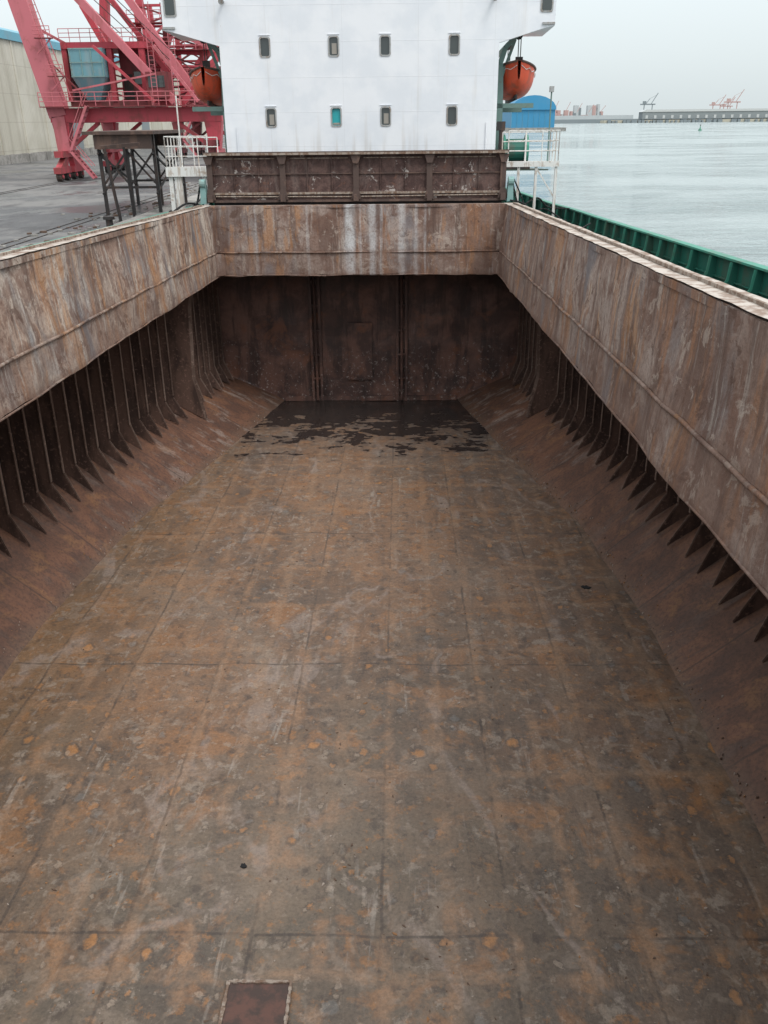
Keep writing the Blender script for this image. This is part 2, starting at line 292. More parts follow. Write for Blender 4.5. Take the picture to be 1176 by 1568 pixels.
# ------------------------------------------------------------ mesh builder
class MB:
    def __init__(s): s.v=[];s.f=[];s.mi=[];s.mats=[]
    def mid(s,m):
        if m not in s.mats: s.mats.append(m)
        return s.mats.index(m)
    def poly(s,pts,m):
        b=len(s.v); s.v+= [tuple(p) for p in pts]; s.f.append(tuple(range(b,b+len(pts)))); s.mi.append(s.mid(m))
    def box(s,x0,x1,y0,y1,z0,z1,m):
        b=len(s.v)
        s.v+=[(x0,y0,z0),(x1,y0,z0),(x1,y1,z0),(x0,y1,z0),(x0,y0,z1),(x1,y0,z1),(x1,y1,z1),(x0,y1,z1)]
        for q in ((0,3,2,1),(4,5,6,7),(0,1,5,4),(1,2,6,5),(2,3,7,6),(3,0,4,7)):
            s.f.append(tuple(b+i for i in q)); s.mi.append(s.mid(m))
    def beam(s,p,q,w,h,m,up=(0,0,1)):
        p=Vector(p);q=Vector(q);d=(q-p).normalized();u=Vector(up)
        if abs(d.dot(u))>0.98: u=Vector((0,1,0))
        r=d.cross(u).normalized()*w/2; t=r.cross(d).normalized()*h/2
        b=len(s.v)
        for c in (p,q):
            for a,e in ((-1,-1),(1,-1),(1,1),(-1,1)): s.v.append(tuple(c+r*a+t*e))
        for f in ((0,1,2,3),(7,6,5,4),(0,4,5,1),(1,5,6,2),(2,6,7,3),(3,7,4,0)):
            s.f.append(tuple(b+i for i in f)); s.mi.append(s.mid(m))
    def cyl(s,p,q,r,m,n=10,r2=None):
        p=Vector(p);q=Vector(q);d=(q-p).normalized();u=Vector((0,0,1))
        if abs(d.dot(u))>0.98: u=Vector((0,1,0))
        a=d.cross(u).normalized(); t=a.cross(d).normalized(); b=len(s.v)
        r2=r if r2 is None else r2
        for c,rr in ((p,r),(q,r2)):
            for i in range(n):
                an=2*math.pi*i/n; s.v.append(tuple(c+a*rr*math.cos(an)+t*rr*math.sin(an)))
        for i in range(n):
            j=(i+1)%n; s.f.append((b+i,b+j,b+n+j,b+n+i)); s.mi.append(s.mid(m))
        s.f.append(tuple(b+i for i in reversed(range(n)))); s.mi.append(s.mid(m))
        s.f.append(tuple(b+n+i for i in range(n))); s.mi.append(s.mid(m))
    def tube(s,pts,r,m,n=8):
        for a,b in zip(pts[:-1],pts[1:]): s.cyl(a,b,r,m,n)
    def prism(s,pts,axis,a,b,m):
        def mk(u,v,w):
            return {'x':(w,u,v),'y':(u,w,v),'z':(u,v,w)}[axis]
        n=len(pts); base=len(s.v)
        for w in (a,b):
            for u,v in pts: s.v.append(mk(u,v,w))
        k=s.mid(m)
        s.f.append(tuple(base+i for i in range(n))); s.mi.append(k)
        s.f.append(tuple(base+n+i for i in reversed(range(n)))); s.mi.append(k)
        for i in range(n):
            j=(i+1)%n; s.f.append((base+i,base+n+i,base+n+j,base+j)); s.mi.append(k)
    def grid(s,rows,m):
        b=len(s.v); nr=len(rows); nc=len(rows[0])
        for r in rows: s.v+=[tuple(p) for p in r]
        k=s.mid(m)
        for i in range(nr-1):
            for j in range(nc-1):
                s.f.append((b+i*nc+j,b+i*nc+j+1,b+(i+1)*nc+j+1,b+(i+1)*nc+j)); s.mi.append(k)
    def obj(s,name,parent=None,ship=True,smooth=False,normals=True):
        me=bpy.data.meshes.new(name); me.from_pydata(s.v,[],s.f)
        for m in s.mats: me.materials.append(m)
        me.polygons.foreach_set('material_index',s.mi)
        if smooth: me.polygons.foreach_set('use_smooth',[True]*len(s.f))
        me.update()
        o=bpy.data.objects.new(name,me); scene.collection.objects.link(o)
        if normals:
            bm=bmesh.new(); bm.from_mesh(me); bmesh.ops.recalc_face_normals(bm,faces=bm.faces); bm.to_mesh(me); bm.free()
        if parent: o.parent=parent
        elif ship: o.matrix_world=SHIP
        return o
def empty(name,ship=True):
    e=bpy.data.objects.new(name,None); scene.collection.objects.link(e)
    e.empty_display_size=0.5
    if ship: e.matrix_world=SHIP
    return e
def interp(tab,y):
    if y<=tab[0][0]: return tab[0][1]
    for (a,va),(b,vb) in zip(tab[:-1],tab[1:]):
        if y<=b: t=(y-a)/(b-a); return va+(vb-va)*t
    return tab[-1][1]
def nz(x,y,z,s,a): return (noise.noise(Vector((x*s,y*s,z*s))))*a

# ============================================================ CARGO HOLD
CX=-1.4; ZF=-10.5; ZT=-9.43; YB=38.2; DECK=-3.4; Y_FWD=-4.0
half_floor=[(18,7.4),(24,6.9),(30,5.55),(38.2,4.06)]
half_tip=[(17,8.68),(25,7.95),(32.5,6.93),(38.2,6.2)]
def fl(y): return interp(half_floor,y)
def tp(y): return interp(half_tip,y)
def shell(y): return tp(y)+0.75
def zhop(y,u): return ZF+(ZT-ZF)*(u-fl(y))/(tp(y)-fl(y))
def fz(x,y): return ZF+nz(x,y,0,0.5,0.06)+nz(x,y,3,1.3,0.04)
hold=empty('cargo_hold')
ys=[Y_FWD+0.3*i for i in range(int((YB-Y_FWD)/0.3)+1)]+[YB]
b=MB(); rows=[]
for y in ys:
    rows.append([(CX+(-1+2*j/56)*fl(y),y,fz(CX+(-1+2*j/56)*fl(y),y)) for j in range(57)])
b.grid(rows,FLOOR); b.obj('tank_top_floor',hold,smooth=True)
b=MB()
for sd in (-1,1):
    rows=[]
    for y in ys:
        r=[]
        for j in range(9):
            u=fl(y)+(shell(y)-fl(y))*j/8
            z=zhop(y,u)+nz(u*sd,y,5,0.9,0.07 if 0<j<8 else 0.0)
            if j==0: z=fz(CX+sd*u,y)
            r.append((CX+sd*u,y,z))
        rows.append(r)
    b.grid(rows,HOP)
b.obj('hopper_plating',hold,smooth=True)
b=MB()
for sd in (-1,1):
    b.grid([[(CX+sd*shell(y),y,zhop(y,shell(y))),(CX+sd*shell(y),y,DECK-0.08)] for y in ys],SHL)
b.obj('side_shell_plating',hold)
b=MB(); y=-3.6
while y<YB-0.2:
    if abs(y-32.4)>0.35:
        for sd in (-1,1):
            S=shell(y); T=tp(y); jit=random.uniform(-0.10,0.10); jy=random.uniform(-0.04,0.04)
            pts=[(S,DECK-0.1),(S-0.85,DECK-0.1),(S-0.36,DECK-0.9),(S-0.36,-8.45+jit),(T-0.02+jit,zhop(y,T)+0.04),(S,zhop(y,S))]
            b.prism([(CX+sd*u,z) for u,z in pts],'y',y-0.012+jy,y+0.012+jy,FRM)
            b.box(*sorted((CX+sd*(S-0.37),CX+sd*(S-0.40))),y-0.05+jy,y+0.05+jy,-8.45,DECK-0.9,FLG)
            b.beam((CX+sd*(S-0.37),y+jy,-8.45+jit),(CX+sd*(T-0.01+jit),y+jy,zhop(y,T)+0.07),0.07,0.02,FLG,up=(0,1,0.01))
    y+=0.78 if y<31 else 0.6
for sd in (-1,1):
    y=32.4; S=shell(y)
    pts=[(S,DECK-0.1),(S-1.3,DECK-0.1),(S-0.95,-5.3),(S-0.85,-8.0),(S-1.2,zhop(y,S-1.2)+0.02),(S,zhop(y,S))]
    b.prism([(CX+sd*u,z) for u,z in pts],'y',y-0.03,y+0.03,FRM)
    for p,q in (((S-0.95,-5.3),(S-0.85,-8.0)),((S-1.3,DECK-0.2),(S-0.95,-5.3)),((S-0.85,-8.0),(S-1.2,zhop(y,S-1.2)+0.04))):
        b.beam((CX+sd*p[0],y,p[1]),(CX+sd*q[0],y,q[1]),0.22,0.03,FLG,up=(0,1,0.01))
b.obj('side_frames',hold)
b=MB(); rows=[]
xs=[-8.9+15.0*j/75 for j in range(76)]
for i in range(41):
    z=ZF-0.05+(DECK-ZF)*i/40
    rows.append([(x,YB+nz(x,0,z,0.5,0.10)+nz(x,0,z,1.8,0.03),z) for x in xs])
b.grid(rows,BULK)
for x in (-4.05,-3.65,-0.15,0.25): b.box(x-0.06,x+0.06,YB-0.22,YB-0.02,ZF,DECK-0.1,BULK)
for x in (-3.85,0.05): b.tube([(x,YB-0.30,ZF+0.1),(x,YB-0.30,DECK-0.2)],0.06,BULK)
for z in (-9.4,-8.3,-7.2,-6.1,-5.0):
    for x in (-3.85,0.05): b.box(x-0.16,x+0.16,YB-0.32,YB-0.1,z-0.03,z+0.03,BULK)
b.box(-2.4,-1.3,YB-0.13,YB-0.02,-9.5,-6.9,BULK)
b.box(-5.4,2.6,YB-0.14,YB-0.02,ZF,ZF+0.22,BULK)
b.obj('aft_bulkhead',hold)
b=MB(); b.box(-11,8.4,Y_FWD-0.05,Y_FWD,ZF,DECK-0.08,BULK); b.obj('forward_bulkhead',hold)
b=MB()
x0,x1,y0,y1=-2.38,-1.52,7.15,8.03; z=ZF+0.05
b.box(x0,x1,y0,y1,z-0.02,z+0.004,RSTR)
def rough_strip(xa,ya,xb,yb,w):
    n=14
    for i in range(n):
        t0=i/n;t1=(i+1)/n; ww_=w*random.uniform(0.6,1.2)
        p=Vector((xa+(xb-xa)*t0,ya+(yb-ya)*t0,z)); q=Vector((xa+(xb-xa)*t1,ya+(yb-ya)*t1,z)); b.beam(p,q,ww_,0.06*random.uniform(.7,1.1),PALER)
rough_strip(x0,y1,x1,y1,0.05); rough_strip(x0,y0,x1,y0,0.05); rough_strip(x0,y0,x0,y1,0.05); rough_strip(x1,y0,x1,y1,0.05)
b.obj('bilge_well_cover',hold)
b=MB()
for x,y,r in ((4.88,19.6,0.13),(-2.54,10.1,0.06)):
    n=11; zc=fz(x,y)+0.008
    b.prism([(x+r*random.uniform(.5,1.25)*math.cos(i*6.283/n),y+r*random.uniform(.5,1.2)*math.sin(i*6.283/n)) for i in range(n)],'z',zc-0.03,zc+0.01,RUBBER)
b.obj('drain_plug',hold)
FLK=[NM('flake_orange',0.9).done((0.28,0.15,0.075)),NM('flake_brown',0.9).done((0.12,0.08,0.06)),NM('flake_pale',0.9).done((0.34,0.29,0.25))]
b=MB()
for i in range(3200):
    y=random.uniform(6.5,33); x=CX+random.uniform(-1,1)*(fl(y)-0.1)
    if noise.noise(Vector((x*0.5,y*0.5,9)))<random.uniform(-0.2,0.5): continue
    if abs(x+1.95)<0.6 and y<8.2: continue
    r=random.choice((0.007,0.009,0.012,0.018)); zc=fz(x,y)
    n=random.choice((4,5,6)); an=random.uniform(0,6.28); el=random.uniform(1,2.6); pts=[]
    for j in range(n):
        t=j*6.283/n; rr=r*random.uniform(.5,1.3); px=rr*el*math.cos(t); py=rr*math.sin(t)
        pts.append((x+px*math.cos(an)-py*math.sin(an),y+px*math.sin(an)+py*math.cos(an)))
    b.prism(pts,'z',zc-0.01,zc+random.uniform(0.005,0.015),random.choice((FLK[0],FLK[1],FLK[1],FLK[2])))
for i in range(500):
    y=random.uniform(6,36); sd=random.choice((-1,1)); u=min(fl(y)+abs(random.gauss(0,0.2)),tp(y))
    x=CX+sd*u; zc=zhop(y,u)+0.01; r=random.uniform(0.006,0.02)
    b.prism([(x+r*random.uniform(.6,1.5)*math.cos(j*1.57),y+r*random.uniform(.6,1.3)*math.sin(j*1.57)) for j in range(4)],'z',zc-0.03,zc+0.02,random.choice(FLK))
b.obj('rust_flake_debris',hold,normals=False)

# ============================================================ HATCH COAMING
ZC=-1.71; ZL=-4.28
XL,XR,YF,YA=-7.37,4.04,-2.6,34.0
coam=empty('hatch_coaming')
zs=[ZC,ZC-0.12,ZC-0.35,-2.3,-2.6,-2.9,-3.15,-3.38,-3.42,-3.65,-3.9,-4.1,-4.22,ZL]
def ins(z): return 0.21*(ZC-z)/(ZC-ZL)
b=MB()
ny=int((YA-YF)/0.3)
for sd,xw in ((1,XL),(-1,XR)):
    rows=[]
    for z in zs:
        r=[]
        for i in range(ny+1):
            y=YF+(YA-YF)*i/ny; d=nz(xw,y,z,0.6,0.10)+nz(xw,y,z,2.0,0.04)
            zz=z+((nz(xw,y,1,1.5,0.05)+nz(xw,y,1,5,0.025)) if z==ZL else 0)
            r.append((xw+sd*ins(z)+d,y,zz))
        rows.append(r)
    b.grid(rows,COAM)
    b.grid([[(xw+sd*ins(z)-sd*0.13,y,z) for y in (YF-0.1,YA+0.1)] for z in (ZC,ZL)],COAM)
nx=40
for yw,s in ((YA,-1),(YF,1)):
    rows=[]
    for z in zs:
        r=[]
        for i in range(nx+1):
            x=XL-0.1+(XR-XL+0.2)*i/nx; d=nz(x,yw,z,0.6,0.08)+nz(x,yw,z,2.0,0.04)
            zz=z+((nz(x,yw,1,1.5,0.06)+nz(x,yw,1,5,0.03)) if z==ZL else 0)
            r.append((x,yw+d,zz))
        rows.append(r)
    b.grid(rows,COAM)
    b.grid([[(x,yw-s*0.13,z) for x in (XL-0.1,XR+0.1)] for z in (ZC,ZL)],COAM)
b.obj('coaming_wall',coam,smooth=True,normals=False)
b=MB()
def ring(z,r,off):
    i_=ins(z)+off
    P=[Vector((XL+i_,YF+off,z)),Vector((XL+i_,YA-off,z)),Vector((XR-i_,YA-off,z)),Vector((XR-i_,YF+off,z)),Vector((XL+i_,YF+off,z))]
    for p,q in zip(P[:-1],P[1:]):
        n=max(1,int((q-p).length/0.8)); pr=None
        for i in range(n+1):
            t=p.lerp(q,i/n); t=t+Vector((nz(t.x,t.y,z,0.6,0.04),0,nz(t.x,t.y,z+9,0.8,0.04)))
            if pr is not None: b.cyl(pr,t,r,COAM,8)
            pr=t
ring(-3.40,0.034,0.03); ring(ZL,0.022,0.0)
b.obj('coaming_knuckle_bar',coam,smooth=True)
b=MB()
for x,s in ((XL+0.1,1),(XR-0.1,-1)):
    b.prism([(x,YA+0.05),(x,YA-0.32),(x+s*0.05,YA-0.32),(x+s*0.36,YA-0.02),(x+s*0.36,YA+0.05)],'z',ZL+0.02,-3.44,COAM)
b.obj('coaming_corner_bracket',coam)
b=MB(); W=0.52; n=140
for sd,x0,x1 in ((-1,XL-W,XL+0.03),(1,XR-0.03,XR+W)):
    rt=[]
    for i in range(n+1):
        y=YF-0.4+(YA+0.9-YF)*i/n; e=nz(x0,y,0,1.5,0.03)+nz(x0,y,7,5,0.015); dz=nz(x0,y,3,0.7,0.02)+nz(x0,y,3,3,0.008)
        rt.append([(x0,y,ZC+0.03+dz),(x1+e,y,ZC+0.03+dz)] if sd<0 else [(x0+e,y,ZC+0.03+dz),(x1,y,ZC+0.03+dz)])
    b.grid(rt,LEDGE)
    b.box(x0,x0+0.03,YF,YA,ZC-0.12,ZC+0.0,COAM); b.box(x1-0.03,x1,YF,YA,ZC-0.12,ZC+0.0,COAM)
b.box(XL+0.03,XR-0.03,YA-0.01,YA+0.5,ZC-0.06,ZC+0.028,COAM)
b.box(XL+0.03,XR-0.03,YF-0.4,YF+0.01,ZC-0.06,ZC+0.028,LEDGE)
b.box(XR+0.24,XR+0.28,YF,YA,ZC+0.03,ZC+0.085,PALER); b.box(XL-0.28,XL-0.24,YF,YA,ZC+0.03,ZC+0.085,PALER)
y=-2.0
while y<34:
    for s0,x in ((1,XR+0.14),(-1,XL-0.14)):
        b.prism([(x,ZC-0.05),(x+s0*0.36,ZC-0.05),(x+s0*0.62,DECK),(x,DECK)],'y',y-0.01,y+0.01,GREEN)
    y+=1.5
b.obj('coaming_top_rail',coam)

# ============================================================ HULL, DECK, BULWARK
edge=[(-8,9.4,-2.33),(36,9.4,-2.33),(40,9.3,-2.28),(44,8.9,-2.2),(50,8.3,-1.95),(60,7.0,-1.6)]
def eh(y): return interp([(a,c2) for a,c2,_ in edge],y)
def ez(y): return interp([(a,c3) for a,_,c3 in edge],y)
yy=[-8+1.0*i for i in range(69)]
b=MB()
b.grid([[(CX-eh(y),y,DECK),(XL-0.13,y,DECK)] for y in yy if y<=35],DECKP)
b.grid([[(XR+0.13,y,DECK),(CX+eh(y),y,DECK)] for y in yy if y<=35],DECKP)
b.grid([[(CX-eh(y),y,DECK),(CX+eh(y),y,DECK)] for y in [35.002]+[q for q in yy if q>35]],DECKP)
b.grid([[(XL-0.13,y,DECK),(XR+0.13,y,DECK)] for y in (34.14,35.0)],DECKP)
b.grid([[(XL-0.13,y,DECK),(XR+0.13,y,DECK)] for y in (-8,-2.75)],DECKP)
b.grid([[(CX-eh(y),y,DECK-0.08),(XL-0.02,y,DECK-0.08)] for y in yy if y<=38],SHL)
b.grid([[(XR+0.02,y,DECK-0.08),(CX+eh(y),y,DECK-0.08)] for y in yy if y<=38],SHL)
b.grid([[(XL-0.02,y,DECK-0.08),(XR+0.02,y,DECK-0.08)] for y in (34.14,38.6)],SHL)
b.grid([[(XL-0.02,y,DECK-0.08),(XR+0.02,y,DECK-0.08)] for y in (-5,-2.75)],SHL)
b.obj('main_deck')
b=MB()
for sd in (-1,1):
    b.grid([[(CX+sd*eh(y),y,ez(y)),(CX+sd*eh(y),y,DECK),(CX+sd*(eh(y)-0.02),y,-15)] for y in yy],HULLP)
b.grid([[(CX-eh(60),60,-1.6),(CX+eh(60),60,-1.6)],[(CX-eh(60),60,-15),(CX+eh(60),60,-15)]],HULLP)
b.grid([[(CX-eh(-8),-8,-2),(CX+eh(-8),-8,-2)],[(CX-eh(-8),-8,-15),(CX+eh(-8),-8,-15)]],HULLP)
b.obj('ship_hull')
for sd in (1,-1):
    b=MB()
    b.grid([[(CX+sd*(eh(y)-0.02),y,ez(y)),(CX+sd*(eh(y)-0.02),y,DECK+0.12)] for y in yy],GREEN)
    for ya,yb in zip(yy[:-1],yy[1:]):
        b.beam((CX+sd*(eh(ya)-0.08),ya,ez(ya)+0.02),(CX+sd*(eh(yb)-0.08),yb,ez(yb)+0.02),0.24,0.05,GREENL)
        b.beam((CX+sd*(eh(ya)-0.06),ya,ez(ya)-0.5),(CX+sd*(eh(yb)-0.06),yb,ez(yb)-0.5),0.07,0.03,GREEN)
    y=-7
    while y<59:
        u=eh(y); z=ez(y)
        b.prism([(CX+sd*(u-0.03),z-0.02),(CX+sd*(u-0.17),z-0.02),(CX+sd*(u-0.22),z-0.45),(CX+sd*(u-0.62),DECK+0.01),(CX+sd*(u-0.03),DECK+0.01)],'y',y-0.012,y+0.012,GREEN)
        b.beam((CX+sd*(u-0.22),y,z-0.45),(CX+sd*(u-0.62),y,DECK+0.03),0.12,0.015,GREENL,up=(0,1,0.01))
        b.beam((CX+sd*(u-0.18),y,z-0.03),(CX+sd*(u-0.22),y,z-0.45),0.12,0.015,GREENL,up=(0,1,0.01))
        y+=1.45
    b.obj('green_bulwark')
b=MB()
for dx,r in ((0.75,0.04),(0.9,0.03),(1.05,0.05)):
    b.tube([(XR+dx+0.03*math.sin(i*1.3),-2+i*1.0,DECK+0.25+0.02*math.cos(i)) for i in range(40)],r,DARK if dx<1 else GREENL,6)
b.obj('deck_pipes')
def hose(name,pts,r,m):
    b=MB(); P=[Vector(p) for p in pts]; out=[]
    for i in range(len(P)-1):
        p0=P[max(0,i-1)];p1=P[i];p2=P[i+1];p3=P[min(len(P)-1,i+2)]
        for k in range(6):
            t=k/6; out.append(0.5*((2*p1)+(p2-p0)*t+(2*p0-5*p1+4*p2-p3)*t*t+(3*p1-p0-3*p2+p3)*t**3))
    out.append(P[-1]); b.tube(out,r,m,6); return b.obj(name,smooth=True)
for P,r in (([(4.4,35.2,-1.0),(4.7,35.0,-2.0),(5.2,34.6,-2.6),(5.9,35.2,-2.3),(6.3,36.2,-2.7),(6.9,37,-2.5)],0.035),
            ([(4.45,35.5,-0.8),(4.9,35.4,-1.8),(5.0,35.8,-2.7),(5.8,36.4,-2.0),(6.8,36.0,-2.6)],0.03),
            ([(4.3,34.9,-1.6),(4.8,34.2,-1.75),(5.2,33.0,-2.4),(6.0,32.5,-2.9),(6.8,33.5,-2.6),(7.5,35,-2.5)],0.03),
            ([(4.9,36.0,-1.9),(5.6,36.6,-1.6),(6.2,37.4,-2.0),(7.2,38,-2.1)],0.035),
            ([(-7.9,35.2,-1.0),(-8.1,35.0,-1.8),(-8.5,34.4,-2.3),(-9.1,35.0,-1.9),(-9.6,36,-2.5)],0.04),
            ([(-7.9,35.0,-1.7),(-8.3,34.3,-1.6),(-8.8,33.0,-2.0),(-9.6,32.0,-2.3)],0.04),
            ([(-7.8,35.0,-1.4),(-8.3,34.3,-2.0),(-8.0,33.0,-2.3),(-8.8,32.5,-2.6)],0.03)):
    hose('hydraulic_hose',P,r,RUBBER)
for sx in (-1,1):
    b=MB(); xc=CX+sx*7.6
    b.box(xc-0.35,xc+0.35,36.6,37.6,DECK,DECK+0.9,DARK if sx<0 else GREEN); b.box(xc-0.4,xc+0.4,36.55,37.65,DECK+0.9,DECK+0.96,BRST)
    b.cyl((xc-0.1,35.6,DECK),(xc-0.1,35.6,DECK+0.8),0.14,DARK,10); b.cyl((xc+0.35,35.6,DECK),(xc+0.35,35.6,DECK+0.8),0.14,DARK,10); b.box(xc-0.3,xc+0.55,35.4,35.8,DECK,DECK+0.1,DARK)
    b.cyl((xc-0.1,35.6,DECK+.82),(xc-0.1,35.6,DECK+0.9),0.19,DARK,10); b.cyl((xc+0.35,35.6,DECK+.82),(xc+0.35,35.6,DECK+0.9),0.19,DARK,10)
    b.obj('mooring_bitts')

# ============================================================ STOWED HATCH COVER
b=MB(); x0,x1=-7.58,4.12; zt,zb=0.22,-1.63; Y0=35.25
b.box(x0+0.05,x1-0.05,Y0,Y0+0.25,zb,zt-0.05,COVER)
b.box(x0-0.05,x1+0.05,Y0-0.30,Y0+0.35,zt-0.09,zt,BRST)
b.box(x0-0.02,x1+0.02,Y0-0.33,Y0-0.302,zt-0.12,zt-0.04,PALER)
b.box(x0,x1,Y0-0.20,Y0-0.002,zb+0.02,zb+0.10,BRST)
b.box(x0+0.1,x1-0.1,Y0-0.10,Y0-0.002,zb+0.30,zb+0.38,PALER)
b.box(x0+0.1,x1-0.1,Y0-0.06,Y0-0.002,-0.60,-0.56,BRST)
for i in range(5):
    x=x0+0.12+(x1-x0-0.24)*i/4
    b.prism([(Y0-0.27,zt-0.092),(Y0-0.14,zt-0.5),(Y0-0.10,zb+0.6),(Y0-0.28,zb+0.103),(Y0-0.003,zb+0.103),(Y0-0.003,zt-0.092)],'x',x-0.025,x+0.025,BRST)
    b.box(x-0.11,x+0.11,Y0-0.15,Y0-0.12,zb+0.5,zt-0.45,BRST)
    b.prism([(x-0.2,zt-0.145),(x+0.2,zt-0.145),(x+0.1,zt-0.44),(x-0.1,zt-0.44)],'y',Y0-0.25,Y0-0.2,BRST)
    b.prism([(x-0.1,zb+0.5),(x+0.1,zb+0.5),(x+0.2,zb+0.12),(x-0.2,zb+0.12)],'y',Y0-0.27,Y0-0.22,BRST)
    b.box(x-0.10,x+0.10,Y0-0.42,Y0-0.28,zb+0.05,zb+0.3,BRST)
    if i<4:
        w=(x1-x0-0.24)/4
        for t in (0.33,0.67): b.box(x+w*t-0.012,x+w*t+0.012,Y0-0.07,Y0-0.002,zb+0.43,zt-0.1,COVER)
        b.box(x+0.3,x+w-0.3,Y0-0.045,Y0-0.003,zt-0.26,zt-0.22,PALER)
b.tube([(x0+0.3,Y0-0.11,zb+0.24),(-2,Y0-0.12,zb+0.20),(x1-0.3,Y0-0.11,zb+0.24)],0.025,PALER)
b.obj('stowed_hatch_cover')
b=MB()
for sx in (x0-0.28,x1+0.04):
    b.prism([(sx,ZC+0.07),(sx+0.25,ZC+0.07),(sx+0.22,-0.95),(sx+0.03,-0.95)],'y',Y0-0.35,Y0+0.1,TEALB)
    b.cyl((sx+0.02,Y0-0.3,-0.9),(sx+0.24,Y0-0.3,-0.9),0.16,TEALB,14)
b.obj('hatch_cover_hinge_pedestal')
b=MB(); b.box(-7.4,4.0,35.3,35.45,DECK,zb,DARK); b.obj('cover_stowage_bulkhead')

# ============================================================ DECKHOUSE
dh=empty('white_deckhouse'); HY=38.7; HX0,HX1=-7.38,4.02
wins=[]
for x,z,k in ((-5.52,4.16,0),(-2.71,4.16,1),(-0.61,4.16,0),(2.2,4.16,0),(-5.42,1.56,1),(-2.68,1.56,2),(-0.61,1.56,1),(2.16,1.56,0)):
    wins.append((x,z,k))
ww,wh=0.36,0.66
def wall_holes(b,x0,x1,z0,z1,y,holes,m):
    xs=sorted({x0,x1}|{h[0] for h in holes}|{h[1] for h in holes}); zs=sorted({z0,z1}|{h[2] for h in holes}|{h[3] for h in holes})
    for i in range(len(xs)-1):
        for j in range(len(zs)-1):
            cx=(xs[i]+xs[i+1])/2; cz=(zs[j]+zs[j+1])/2
            if any(h[0]<cx<h[1] and h[2]<cz<h[3] for h in holes): continue
            b.poly([(xs[i],y,zs[j]),(xs[i+1],y,zs[j]),(xs[i+1],y,zs[j+1]),(xs[i],y,zs[j+1])],m)
b=MB()
holes=[(x-ww/2,x+ww/2,z-wh/2,z+wh/2) for x,z,k in wins]
wall_holes(b,HX0,HX1,DECK,8.6,HY,holes,WHITE)
b.poly([(HX0,HY,DECK),(HX0,50,DECK),(HX0,50,8.6),(HX0,HY,8.6)],WHITE)
b.poly([(HX1,HY,DECK),(HX1,50,DECK),(HX1,50,8.6),(HX1,HY,8.6)],WHITE)
b.poly([(HX0,50,DECK),(HX1,50,DECK),(HX1,50,8.6),(HX0,50,8.6)],WHITE)
b.poly([(HX0,HY,8.6),(HX1,HY,8.6),(HX1,50,8.6),(HX0,50,8.6)],WHITE)
b.obj('walls',dh,normals=False)
def rrect(cx,cz,w,h,r,n=5):
    P=[]
    for sx,sz,a0 in ((1,1,0),(-1,1,90),(-1,-1,180),(1,-1,270)):
        for i in range(n+1):
            a=math.radians(a0+90*i/n); P.append((cx+sx*(w/2-r)+r*math.cos(a),cz+sz*(h/2-r)+r*math.sin(a)))
    return P
b=MB()
for x,z,k in wins:
    O=rrect(x,z,ww+0.10,wh+0.10,0.11); I=rrect(x,z,ww-0.01,wh-0.01,0.08); n=len(O)
    for i in range(n):
        j=(i+1)%n; f=HY-0.025
        b.poly([(O[i][0],f,O[i][1]),(O[j][0],f,O[j][1]),(I[j][0],f,I[j][1]),(I[i][0],f,I[i][1])],GASKET)
        b.poly([(O[i][0],f,O[i][1]),(O[j][0],f,O[j][1]),(O[j][0],HY,O[j][1]),(O[i][0],HY,O[i][1])],GASKET)
        b.poly([(I[i][0],f,I[i][1]),(I[j][0],f,I[j][1]),(I[j][0],HY+0.09,I[j][1]),(I[i][0],HY+0.09,I[i][1])],GASKET)
    b.poly([(p[0],HY+0.06,p[1]) for p in I],TEAL if k==2 else GLASS)
    if k==1: b.box(x-0.08,x+0.12,HY+0.045,HY+0.055,z-0.27,z+0.12,CURT)
    if k==2: b.box(x-0.14,x+0.14,HY+0.04,HY+0.055,z-0.29,z-0.22,CURT)
    b.beam((x-0.24,HY-0.02,z+wh/2+0.10),(x+0.24,HY-0.02,z+wh/2+0.10),0.03,0.01,WHITE)
b.obj('windows',dh,normals=False)
b=MB()
for sd,xa,xb in ((-1,HX0,-9.62),(1,HX1,6.22)):
    lo,hi=min(xa,xb),max(xa,xb); y1=42.0
    b.prism([(xa,4.22),(xa,8.6),(xb,8.6),(xb,4.80),(xb-sd*0.35,4.74)] ,'y',HY+0.004,HY+0.25,WHITE)
    b.box(lo,hi,HY+0.25,y1,4.80,8.6,WHITE)
    b.box(min(xb,xb-sd*0.5),max(xb,xb-sd*0.5),HY-0.06,HY+0.003,4.84,4.92,GASKET)
    wx=(xb-sd*0.36)
    O=rrect(wx,5.75,0.50,0.95,0.08); b.prism(O,'y',HY-0.03,HY+0.002,GASKET)
    O=rrect(wx,5.75,0.38,0.83,0.06); b.prism(O,'y',HY-0.04,HY-0.031,GLASS)
b.obj('bridge_wings',dh)
b=MB()
b.tube([(-6.9,HY-0.04,0.0),(-6.9,HY-0.04,1.2)],0.02,WHITE,6)
b.tube([(3.6,HY-0.04,-0.3),(3.6,HY-0.04,1.3)],0.02,WHITE,6)
for x in (-7.1,3.75):
    b.box(x-0.05,x+0.05,HY-0.25,HY,5.75,5.8,GASKET); b.cyl((x,HY-0.45,5.72),(x,HY-0.2,5.8),0.11,GASKET,12,0.07)
b.obj('lamps_and_pipes',dh)

